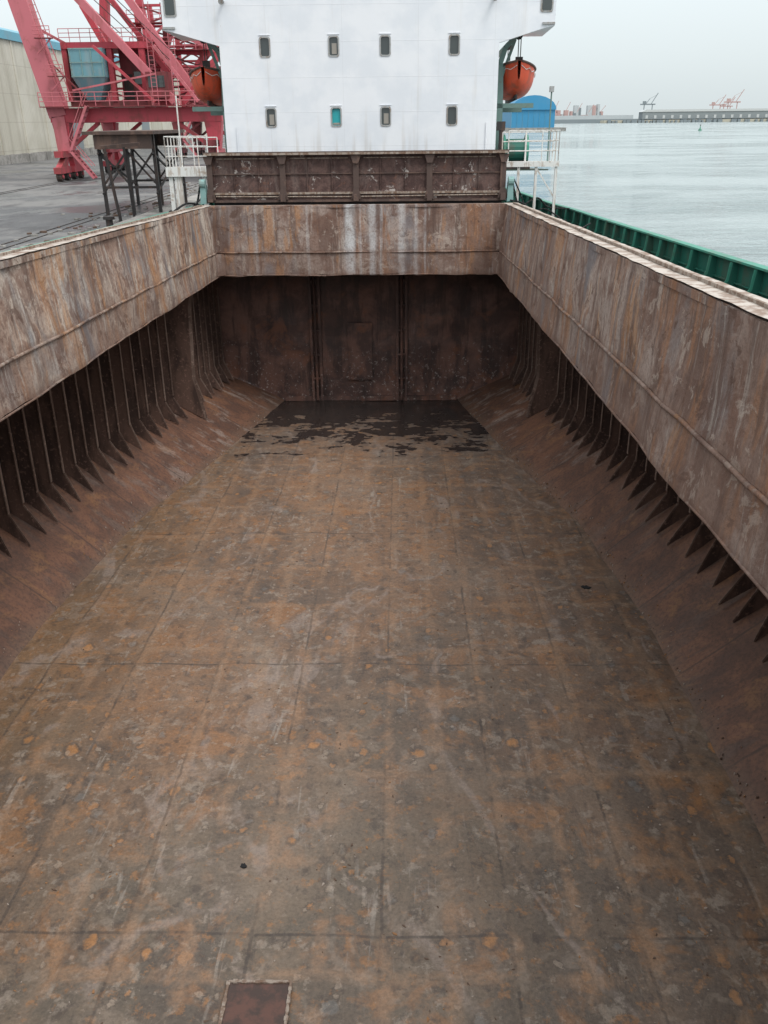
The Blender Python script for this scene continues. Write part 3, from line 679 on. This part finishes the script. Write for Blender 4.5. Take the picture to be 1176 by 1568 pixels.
def railing(b,pts,h=1.05,m=WPIPE,post=0.9,r=0.022):
    for p,q in zip(pts[:-1],pts[1:]):
        p=Vector(p);q=Vector(q);L=(q-p).length;n=max(1,round(L/post))
        for i in range(n+1):
            t=p.lerp(q,i/n); b.cyl(t,t+Vector((0,0,h)),r,m,6)
        for f in (0.35,0.68,1.0): b.cyl(p+Vector((0,0,h*f)),q+Vector((0,0,h*f)),r,m,6)
b=MB()
b.box(-9.45,-7.65,36.2,38.4,-0.66,-0.30,WPIPE)
railing(b,[(-7.7,36.25,-0.3),(-9.4,36.25,-0.3),(-9.4,38.3,-0.3)],1.12,post=0.55)
railing(b,[(-9.4,38.3,-0.3),(-7.7,38.3,-0.3)],1.12)
for x in (-9.3,-7.95): b.box(x-0.08,x+0.08,36.3,36.45,DECK,-0.66,WPIPE)
b.box(-9.15,-8.85,36.3,36.42,DECK,-0.66,WPIPE)
b.cyl((-8.85,36.6,-0.3),(-8.85,36.6,2.3),0.03,WPIPE,8)
b.obj('railed_platform')
b=MB()
b.box(4.25,6.35,36.3,38.6,-0.42,-0.22,WPIPE)
railing(b,[(4.3,36.35,-0.22),(6.3,36.35,-0.22),(6.3,38.55,-0.22)],1.12,post=0.7)
railing(b,[(6.3,38.55,-0.22),(4.3,38.55,-0.22)],1.12)
for x in (4.75,5.45,6.25): b.box(x-0.05,x+0.05,36.35,36.45,DECK,-0.42,WPIPE)
b.beam((5.45,36.4,-0.45),(6.25,36.4,-1.6),0.05,0.05,WPIPE)
b.cyl((5.98,37,-0.3),(5.98,37,2.35),0.03,DAVIT,8); b.box(5.9,6.06,36.9,37.1,2.3,2.5,GASKET)
b.obj('railed_platform')
b=MB()
b.cyl((4.6,40.4,0.2),(5.5,40.4,0.2),0.48,GREEN,20); b.cyl((4.5,40.4,0.2),(4.6,40.4,0.2),0.66,GREENL,20); b.cyl((5.5,40.4,0.2),(5.6,40.4,0.2),0.66,GREENL,20)
b.box(4.4,5.7,39.9,40.9,-0.55,-0.3,DARK); b.box(4.3,4.5,40.2,40.6,-0.3,0.5,DARK)
b.box(4.3,6.4,39.2,46,-0.60,-0.55,DECKP)
b.cyl((4.35,39.6,-0.55),(4.35,39.6,1.2),0.10,DARK,8); b.box(4.15,4.5,39.5,39.8,1.0,1.35,DARK)
b.obj('mooring_winch')
b=MB(); b.cyl((-8.3,40,-0.4),(-8.3,40,0.5),0.2,REDD,12); b.cyl((-8.3,40,0.5),(-8.3,40,0.75),0.36,REDD,14); b.box(-9.6,-7.5,39.2,46,-0.60,-0.55,DECKP)
b.obj('mushroom_vent')

def lifeboat(xc,yc,z0):
    p=empty('orange_lifeboat'); b=MB(); rows=[]
    NS=22; NC=18; L=5.0; W=0.93
    for i in range(NS+1):
        t=-1+2*i/NS; w=W*max(0.03,(1-abs(t)**2.6))**0.75; keel=0.10+0.65*abs(t)**3; sheer=1.22+0.22*t*t
        r=[]
        for j in range(NC+1):
            a=math.pi*j/NC; s=math.cos(a); c2=math.sin(a)
            r.append((xc+w*(abs(s)**0.75)*(1 if s>0 else -1),yc+t*L/2,z0+sheer-(sheer-keel)*c2**0.85))
        rows.append(r)
    b.grid(rows,ORANGE); b.obj('hull',p,smooth=True)
    b=MB(); rows=[]
    for i in range(NS+1):
        t=-1+2*i/NS; w=W*max(0.03,(1-abs(t)**2.6))**0.75*0.97; sheer=1.22+0.22*t*t
        hgt=0.26*max(0,1-abs(t)**3)
        rows.append([(xc+w*math.cos(math.pi*j/12),yc+t*L/2*0.99,z0+sheer+0.01+hgt*math.sin(math.pi*j/12)**0.8) for j in range(13)])
    b.grid(rows,ORANGD); b.obj('canopy',p,smooth=True)
    b=MB()
    for sd in (-1,1):
        P=[];P2=[]
        for i in range(NS+1):
            t=-1+2*i/NS; w=W*max(0.03,(1-abs(t)**2.6))**0.75
            P.append((xc+sd*(w+0.03),yc+t*L/2,z0+1.22+0.22*t*t))
            P2.append((xc+sd*(w+0.03),yc+t*L/2,z0+1.05+0.22*t*t-0.10*(i%2)))
        b.tube(P,0.045,BRST,6); b.tube(P2,0.014,WPIPE,5)
    b.box(xc-0.03,xc+0.03,yc-L/2*0.8,yc+L/2*0.8,z0+0.0,z0+0.2,DARK)
    b.obj('fender_and_grablines',p)
lifeboat(-8.35,42.2,2.12); lifeboat(5.0,42.2,2.22)
for sd,xc,xi in ((-1,-8.35,-7.45),(1,5.0,4.15)):
    b=MB()
    for y in (40.3,44.1):
        P=[Vector((xi+sd*0.15,y,-0.6)),Vector((xi+sd*0.15,y,2.3)),Vector((xi+sd*0.1,y,3.6)),Vector((xi+sd*0.3,y,4.2)),Vector((xi+sd*0.7,y,4.6)),Vector((xc,y,4.75))]
        for p,q in zip(P[:-1],P[1:]): b.beam(p,q,0.26,0.2,DAVIT)
        b.beam((xi+sd*0.15,y,3.0),(xi+sd*0.7,y,4.5),0.1,0.12,DAVIT)
        b.cyl((xc,y-0.05,4.65),(xc,y+0.05,4.65),0.16,DARK,12)
        b.tube([(xc,y,4.6),(xc,y,3.4)],0.02,DARK,6); b.tube([(xc+0.1,y,4.6),(xc+0.1,y,3.4)],0.02,DARK,6)
        b.box(xc-0.1,xc+0.2,y-0.08,y+0.08,3.6,3.85,DARK)
        b.box(min(xi,xi+sd*1.6),max(xi,xi+sd*1.6),y-0.1,y+0.1,1.9,2.08,DAVIT)
    b.obj('lifeboat_davit')

# ============================================================ SEA, QUAY (world frame)
b=MB(); ZS=-7.0
b.grid([[(CX+eh(y)-0.06,y,ZS),(60,y,ZS),(7000,y,ZS)] for y in yy],SEA)
b.grid([[(-12.7,y,ZS),(CX-eh(y)+0.06,y,ZS)] for y in yy],SEA)
b.grid([[(-12.7,y,ZS),(60,y,ZS),(7000,y,ZS)] for y in (60,200,1000,9000)],SEA)
b.grid([[(-12.7,y,ZS),(60,y,ZS),(7000,y,ZS)] for y in (-3000,-8)],SEA)
b.obj('sea',ship=False,normals=False)
ZQ=-4.5
b=MB()
b.poly([(-3000,-300,ZQ),(-13.8,-300,ZQ),(-13.8,1400,ZQ),(-3000,1400,ZQ)],QUAY)
b.box(-13.8,-12.6,-300,1400,-12,ZQ+0.12,CONC)
for yk in range(-60,200,6): b.box(-12.6,-12.35,yk,yk+0.5,-7.5,ZQ-0.2,RUBBER)
for xr in (-16.2,-28.9):
    for dx in (-0.06,0.06): b.box(xr+dx*5-0.03,xr+dx*5+0.03,-50,400,ZQ+0.004,ZQ+0.03,DARK)
b.obj('quay',ship=False)
b=MB()
for i in range(420):
    y=random.uniform(30,110); x=-14.2-abs(random.gauss(0,1.3)); r=random.uniform(0.03,0.16)
    b.prism([(x+r*random.uniform(.6,1.3)*math.cos(j*1.05),y+r*random.uniform(.6,1.3)*math.sin(j*1.05)) for j in range(6)],'z',ZQ,ZQ+r*0.6,random.choice((CONC,CONC,FLK[1])))
b.obj('spilled_cargo_rubble',ship=False)
for y in (40,72):
    b=MB(); b.cyl((-13.3,y,ZQ+0.1),(-13.3,y,ZQ+0.55),0.16,DARK,12); b.cyl((-13.3,y,ZQ+0.55),(-13.3,y,ZQ+0.68),0.26,DARK,12); b.obj('mooring_bollard',ship=False)

b=MB()
b.box(-80,-51,55,260,ZQ,10.0,CLAD)
b.prism([(-50.7,10.0),(-50.7,11.0),(-65.5,14.5),(-80.3,11.0),(-80.3,10.0)],'y',54.5,260.5,BLUEF)
for yk in range(60,260,8): b.box(-51,-50.85,yk-0.15,yk+0.15,ZQ,10,CLAD)
b.box(-51,-50.9,55,260,ZQ,ZQ+1.0,CONC)
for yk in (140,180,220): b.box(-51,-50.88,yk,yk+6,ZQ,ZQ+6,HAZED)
b.obj('warehouse',ship=False)
b=MB(); b.box(-48,-14,300,330,ZQ,7,CLAD); b.prism([(-48.5,7),(-31,11),(-13.5,7)],'y',299,331,BLUEF); b.obj('warehouse',ship=False)
b=MB()
for i in range(24): b.box(-49.5,-49.3,90+i*6,95.7+i*6,ZQ,ZQ+1.0,CONC)
b.obj('concrete_barrier',ship=False)

# ---------------------------------------------------------- harbour crane
def crane(ox,oy,gx,wb,c1,c2):
    b=MB(); xl,xr=ox,ox+gx; y0,y1=oy,oy+wb; zp=0.1
    for x in (xl,xr):
        for y in (y0,y1):
            for k in (-1.7,1.7):
                b.box(x-0.3,x+0.3,y+k-1.3,y+k+1.3,ZQ+0.65,ZQ+1.15,c1)
                b.prism([(y+k-0.9,ZQ+1.15),(y+k+0.9,ZQ+1.15),(y+k*0.5+0.3,ZQ+1.9),(y+k*0.5-0.3,ZQ+1.9)],'x',x-0.25,x+0.25,c1)
                for w in (-0.8,0.8): b.cyl((x-0.22,y+k+w,ZQ+0.42),(x+0.22,y+k+w,ZQ+0.42),0.40,DARK,16); b.cyl((x+0.23,y+k+w,ZQ+0.42),(x+0.3,y+k+w,ZQ+0.42),0.16,c1,10)
            b.box(x-0.35,x+0.35,y-2.2,y+2.2,ZQ+1.9,ZQ+2.4,c1)
            b.prism([(x-0.75,zp),(x+0.75,zp),(x+0.42,ZQ+2.4),(x-0.42,ZQ+2.4)],'y',y-0.5,y+0.5,c1)
        b.box(x-0.5,x+0.5,y0-0.5,y1+0.5,zp,zp+1.1,c1)
    for y in (y0,y1):
        b.box(xl-0.8,xr+0.8,y-0.55,y+0.55,zp+0.03,zp+1.15,c1)
        b.beam((xl+0.4,y,ZQ+2.6),(xl+3.2,y,zp),0.3,0.3,c1); b.beam((xr-0.4,y,ZQ+2.6),(xr-3.2,y,zp),0.3,0.3,c1)
    b.box(xl-1.2,xr+1.2,y0-1.5,y0-0.56,zp+1.2,zp+1.28,REDD)
    railing(b,[(xl-1.2,y0-1.45,zp+1.28),(xr+1.2,y0-1.45,zp+1.28)],1.05,c2,1.2,0.035)
    for (xa,za,xb,zb2) in ((xl+2.6,ZQ+0.2,xl+0.9,ZQ+2.4),(xl+0.9,ZQ+2.4,xl+2.8,zp+1.3)):
        for dy in (-1.6,-0.9): b.beam((xa,y0+dy,za),(xb,y0+dy,zb2),0.06,0.22,c2); b.beam((xa,y0+dy,za+1),(xb,y0+dy,zb2+1),0.05,0.05,c2)
        for t in range(8):
            u=t/8; b.box(xa+(xb-xa)*u-0.12,xa+(xb-xa)*u+0.12,y0-1.6,y0-0.9,za+(zb2-za)*u,za+(zb2-za)*u+0.04,REDD)
    return b,xl,xr,y0,y1,zp
b,xl,xr,y0,y1,zp=crane(-29.3,79.5,13.2,13,RED,PINK)
b.beam((xl-0.1,y0,zp+0.5),(xl-2.0,y0,9.5),1.3,1.5,PINK); b.beam((xl-2.0,y0,9.5),(xl-5.2,y0,24),1.3,1.5,PINK)
b.beam((xl-0.1,y1,zp+0.5),(xl+1.0,y1,10),0.8,0.8,RED); b.beam((xl+1.0,y1,10),(xl+3,y1,24),0.8,0.8,RED)
for y in (y0,y1): b.beam((xl,y,ZQ+2.2),(xl-0.1,y,zp+0.5),1.1,1.3,PINK)
for i in range(16):
    t=i/15; xx=xl+0.7-2.0*t; zz=1.8+7.6*t; b.beam((xx,y0-0.4,zz),(xx+0.6,y0-0.4,zz),0.04,0.04,PINK)
b.beam((xl+0.7,y0-0.4,1.8),(xl-1.3,y0-0.4,9.4),0.06,0.06,PINK); b.beam((xl+1.3,y0-0.4,1.8),(xl-0.7,y0-0.4,9.4),0.06,0.06,PINK)
# bracket platforms on the column
for zz in (3.6,6.4):
    xx=xl-0.1-2.0*(zz-0.6)/9; b.box(xx+0.6,xx+2.0,y0-1.4,y0-0.8,zz,zz+0.08,REDD); railing(b,[(xx+0.6,y0-1.4,zz),(xx+2.0,y0-1.4,zz)],0.9,PINK,0.7,0.03); b.beam((xx+1.9,y0-1.1,zz),(xx+0.6,y0-1.1,zz-1.1),0.08,0.08,PINK)
def X(px): return (px-613)*0.0560
def Z(py): return (185-py)*0.0478
for (a,bb,cc,d,w,m,yy2) in ((128,-20,262,150,0.62,PINK,81),(165,-20,250,110,0.42,RED,84),(190,-30,292,140,0.6,PINK,83),(335,72,272,150,0.5,RED,82),(96,-20,135,70,0.5,RED,88),(345,68,215,60,0.42,RED,86),(262,150,215,150,0.5,RED,82),(232,-20,232,150,0.45,REDD,87),(205,-20,212,150,0.42,RED,88),(300,-20,285,60,0.4,RED,90),(150,60,235,150,0.22,RED,80),(318,62,250,30,0.3,PINK,85),(180,-20,180,60,0.3,RED,89),(240,60,300,150,0.25,PINK,80.5),(270,30,330,68,0.25,RED,86),(255,-20,320,70,0.3,RED,91),(110,130,240,105,0.14,PINK,80),(215,100,330,112,0.16,PINK,83),(225,85,322,90,0.14,RED,85),(60,30,112,62,0.2,PINK,82),(82,85,128,140,0.12,REDD,80)):
    b.beam((X(a),yy2,Z(bb)),(X(cc),yy2,Z(d)),w,w,m)
for (xa,xb,za,zb2,yA,n) in ((-23.5,-18.0,1.4,9.5,86,5),(-29.0,-23.4,1.4,6.4,90,3),(-21.5,-19.0,1.4,9.5,92,6)):
    for x in (xa,xb): b.box(x-0.2,x+0.2,yA-0.2,yA+0.2,za,zb2,RED)
    for i in range(n):
        z0=za+(zb2-za)*i/n; z1=za+(zb2-za)*(i+1)/n
        b.beam((xa,yA,z0),(xb,yA,z1),0.16,0.16,REDD); b.beam((xb,yA,z0),(xa,yA,z1),0.14,0.14,REDD); b.beam((xa,yA,z1),(xb,yA,z1),0.2,0.2,RED)
b.box(-29.2,-22.2,82,88,1.4,1.8,REDD); b.box(-29.3,-22.0,81.8,88.2,5.9,6.4,RED)
for x in (-29.1,-25.2,-22.4): b.box(x-0.22,x+0.22,81.9,82.4,1.8,5.9,RED)
b.box(-25.0,-22.6,84,87.8,1.8,5.9,REDD); b.box(-29.2,-28.9,82.4,88,1.8,5.9,REDD)
b.box(-24.8,-24.0,83.9,83.99,2.0,4.0,DARK); b.box(-23.8,-23.1,83.9,83.99,3.2,4.2,GLASS)
b.box(-28.4,-25.5,81.0,84.0,3.7,5.9,TEALP)
v=[(-28.4,81.0,3.7),(-25.5,81.0,3.7),(-25.5,84,3.7),(-28.4,84,3.7)]; w=[(-27.6,81.8,1.9),(-26.4,81.8,1.9),(-26.4,83,1.9),(-27.6,83,1.9)]
for i in range(4): j=(i+1)%4; b.poly([v[i],v[j],w[j],w[i]],TEALP)
for x in (-28.35,-27.4,-26.5,-25.6): b.box(x-0.04,x+0.04,80.93,80.998,3.75,5.85,TEALB)
for z in (3.72,4.8,5.85): b.box(-28.4,-25.5,80.90,80.925,z-0.04,z+0.04,TEALB)
b.box(-21.8,-20.0,80.2,82.2,2.0,4.0,REDD); b.box(-21.6,-20.2,80.14,80.19,2.8,3.7,GLASS)
for x in (-19.0,-20.8):
    for dx in (-0.22,0.22): b.beam((x+dx,79,1.4),(x+dx,79,9),0.05,0.05,PINK)
    for i in range(22): b.beam((x-0.22,79,1.5+i*0.33),(x+0.22,79,1.5+i*0.33),0.03,0.03,PINK)
for z in (3.4,5.9,8.0):
    b.box(-24,-17.2,84.5,85.8,z,z+0.08,REDD); railing(b,[(-24,84.5,z),(-17.2,84.5,z)],1.0,PINK,1.0,0.03)
    b.beam((-23.5,84.4,z-2.3),(-20.5,84.4,z),0.06,0.2,PINK)
railing(b,[(-29.3,81.7,6.4),(-22,81.7,6.4)],1.0,PINK,0.9,0.03)
for k in range(4): b.tube([(-31.5+k,80,14),(-24+k*2,82,7-k)],0.035,DARK,5)
b.obj('red_portal_crane',ship=False)
b,xl,xr,y0,y1,zp=crane(-31,128,14,12,REDD,PINK)
b.box(-30,-19,129,138,1.4,7.0,REDD)
for a,d in (((-33,130,1),(-36,130,22)),((-18,130,1),(-14,130,20)),((-36,131,1),(-26,131,24)),((-28,130,7),(-10,130,26)),((-22,130,5),(-34,130,24))): b.beam(a,d,0.9,0.9,RED)
for i in range(6): b.beam((-27,129,7+i*2.5),(-22,129,9.5+i*2.5),0.3,0.3,REDD); b.beam((-22,129,7+i*2.5),(-27,129,9.5+i*2.5),0.3,0.3,REDD)
for x in (-27,-22): b.beam((x,129,1),(x,129,23),0.5,0.5,RED)
b.obj('red_portal_crane',ship=False)

b=MB()
xa,xb,ya,yb=-15.9,-13.0,47.5,54.0; zt=-0.45
b.box(xa-0.6,xb+0.2,ya-0.3,yb+0.3,zt-0.06,zt+0.10,BRST)
b.box(xa-0.1,xb,ya-0.1,ya+0.2,zt-0.75,zt-0.07,BRST); b.box(xa-0.1,xb,yb-0.2,yb,zt-0.75,zt-0.07,BRST)
b.box(xa-0.1,xa+0.1,ya+0.2,yb-0.2,zt-0.75,zt-0.07,BRST)
for x in (xa,(xa+xb)/2,xb):
    for y in (ya+0.3,yb-0.3):
        b.box(x-0.08,x+0.08,y-0.08,y+0.08,ZQ,zt-0.06,DARK)
for y in (ya+0.3,yb-0.3):
    for i in range(2):
        u=xa+(xb-xa)*i/2; v_=xa+(xb-xa)*(i+1)/2
        b.beam((u,y,-1.3),(v_,y,-3.0),0.09,0.09,DARK); b.beam((v_,y,-1.3),(u,y,-3.0),0.09,0.09,DARK)
    b.beam((xa,y,-3.1),(xb,y,-3.1),0.12,0.12,DARK)
for x in (xa,xb): b.beam((x,ya,-1.4),(x,yb,-3.4),0.09,0.09,DARK); b.beam((x,yb,-1.4),(x,ya,-3.4),0.09,0.09,DARK)
b.cyl((-14.1,44.2,ZQ),(-14.45,44.2,-1.1),0.085,DARK,8); b.cyl((-14.0,46.2,ZQ),(-14.1,46.2,-1.0),0.07,DARK,8)
b.beam((-14.6,44.0,-1.05),(-13.4,46.6,-0.95),0.1,0.16,BRST)
b.obj('steel_gantry_stand',ship=False)

# ============================================================ FAR SHORE
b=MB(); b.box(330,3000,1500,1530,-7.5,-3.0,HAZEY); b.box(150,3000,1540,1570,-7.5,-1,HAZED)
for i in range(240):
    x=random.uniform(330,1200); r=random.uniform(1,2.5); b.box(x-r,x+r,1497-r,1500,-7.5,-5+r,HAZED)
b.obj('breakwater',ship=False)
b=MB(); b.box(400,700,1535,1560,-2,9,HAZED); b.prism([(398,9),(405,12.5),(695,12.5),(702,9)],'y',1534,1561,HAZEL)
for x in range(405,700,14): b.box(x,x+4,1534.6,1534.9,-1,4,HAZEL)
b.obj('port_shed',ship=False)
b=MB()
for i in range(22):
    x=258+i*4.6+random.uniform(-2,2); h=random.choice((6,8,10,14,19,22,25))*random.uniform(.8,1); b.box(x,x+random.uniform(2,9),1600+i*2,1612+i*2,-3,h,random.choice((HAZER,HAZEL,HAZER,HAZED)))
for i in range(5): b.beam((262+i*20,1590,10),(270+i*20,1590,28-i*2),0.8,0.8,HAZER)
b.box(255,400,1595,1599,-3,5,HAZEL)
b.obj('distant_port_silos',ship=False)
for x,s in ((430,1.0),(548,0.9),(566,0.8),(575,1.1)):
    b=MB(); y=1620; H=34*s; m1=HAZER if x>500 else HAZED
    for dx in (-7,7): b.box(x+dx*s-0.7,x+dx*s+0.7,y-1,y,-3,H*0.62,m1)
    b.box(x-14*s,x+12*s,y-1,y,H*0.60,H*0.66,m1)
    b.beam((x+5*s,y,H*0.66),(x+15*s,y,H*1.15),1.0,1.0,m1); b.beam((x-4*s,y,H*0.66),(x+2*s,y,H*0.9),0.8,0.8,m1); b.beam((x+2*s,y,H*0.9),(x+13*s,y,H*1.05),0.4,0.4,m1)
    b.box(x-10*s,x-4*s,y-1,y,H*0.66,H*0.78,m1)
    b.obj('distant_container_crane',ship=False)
b=MB()
b.box(72,100,600,660,-7.2,5.5,BLUE)
P=[(71.5,5.5)]+[(86-14.5*math.cos(math.pi*i/12),5.5+8.5*math.sin(math.pi*i/12)) for i in range(1,12)]+[(100.5,5.5)]
b.prism(P,'y',599,661,BLUE)
for i in range(8): b.box(72+i*3.6,72.15+i*3.6,599.8,599.99,-7,5.5,BLUEF)
b.obj('blue_storage_shed',ship=False)
b=MB(); b.box(60,106,590,680,-8,-5,CONC); b.obj('far_pier',ship=False)
b=MB(); b.cyl((175,540,-7.2),(175,540,-6.3),1.0,BUOY,14); b.cyl((175,540,-6.3),(175,540,-4.4),0.5,BUOY,10,0.15); b.cyl((175,540,-4.4),(175,540,-3.8),0.25,DARK,8); b.obj('navigation_buoy',ship=False)

# ============================================================ LIGHT
w=bpy.data.worlds.new('World'); scene.world=w; w.use_nodes=True; nt=w.node_tree
for n_ in list(nt.nodes): nt.nodes.remove(n_)
out=nt.nodes.new('ShaderNodeOutputWorld'); add=nt.nodes.new('ShaderNodeAddShader')
sd_=Vector((0.50,-0.50,1.0)).normalized(); el=math.asin(sd_.z); az=math.atan2(sd_.x,sd_.y)
sky=nt.nodes.new('ShaderNodeTexSky'); sky.sky_type='NISHITA'; sky.sun_disc=False
sky.sun_elevation=el; sky.sun_rotation=az; sky.dust_density=4; sky.air_density=1
hs=nt.nodes.new('ShaderNodeHueSaturation'); hs.inputs['Saturation'].default_value=0.35
b1=nt.nodes.new('ShaderNodeBackground'); b1.inputs['Strength'].default_value=0.05
nt.links.new(sky.outputs[0],hs.inputs['Color']); nt.links.new(hs.outputs[0],b1.inputs[0])
tc=nt.nodes.new('ShaderNodeTexCoord'); sp=nt.nodes.new('ShaderNodeSeparateXYZ'); nt.links.new(tc.outputs['Generated'],sp.inputs[0])
cr=nt.nodes.new('ShaderNodeValToRGB'); nt.links.new(sp.outputs[2],cr.inputs[0])
e=cr.color_ramp.elements; e[0].position=0; e[0].color=(0.66,0.73,0.745,1); e[1].position=1; e[1].color=(1.0,0.99,0.97,1)
e2=cr.color_ramp.elements.new(0.12); e2.color=(0.72,0.80,0.825,1)
b2=nt.nodes.new('ShaderNodeBackground'); nt.links.new(cr.outputs[0],b2.inputs[0])
mm=nt.nodes.new('ShaderNodeMapRange'); nt.links.new(sp.outputs[2],mm.inputs[0]); mm.inputs[1].default_value=0.15; mm.inputs[2].default_value=0.9; mm.inputs[3].default_value=1.0; mm.inputs[4].default_value=1.6
nt.links.new(mm.outputs[0],b2.inputs[1])
nt.links.new(b1.outputs[0],add.inputs[0]); nt.links.new(b2.outputs[0],add.inputs[1]); nt.links.new(add.outputs[0],out.inputs[0])
sl=bpy.data.lights.new('sun','SUN'); sl.energy=1.4; sl.angle=math.radians(22); sl.color=(1.0,0.965,0.92)
so=bpy.data.objects.new('sun',sl); scene.collection.objects.link(so)
so.rotation_euler=sd_.to_track_quat('Z','Y').to_euler()

# ============================================================ CAMERA
f=1280.0
fw=Vector((25,544,-f)).normalized(); dxv=30.0
yv=(25*dxv+f*f)/544.0
up=-Vector((dxv,-yv,-f)).normalized(); rt=fw.cross(up).normalized()
M=Matrix((rt,fw,up)).to_4x4()
cam=bpy.data.cameras.new('camera'); co=bpy.data.objects.new('camera',cam); scene.collection.objects.link(co)
co.matrix_world=SHIP@M
cam.sensor_fit='VERTICAL'; cam.sensor_height=36; cam.lens=36*f/1568; cam.clip_start=0.05; cam.clip_end=20000
scene.camera=co
scene.view_settings.view_transform='Standard'; scene.view_settings.look='None'; scene.view_settings.exposure=0
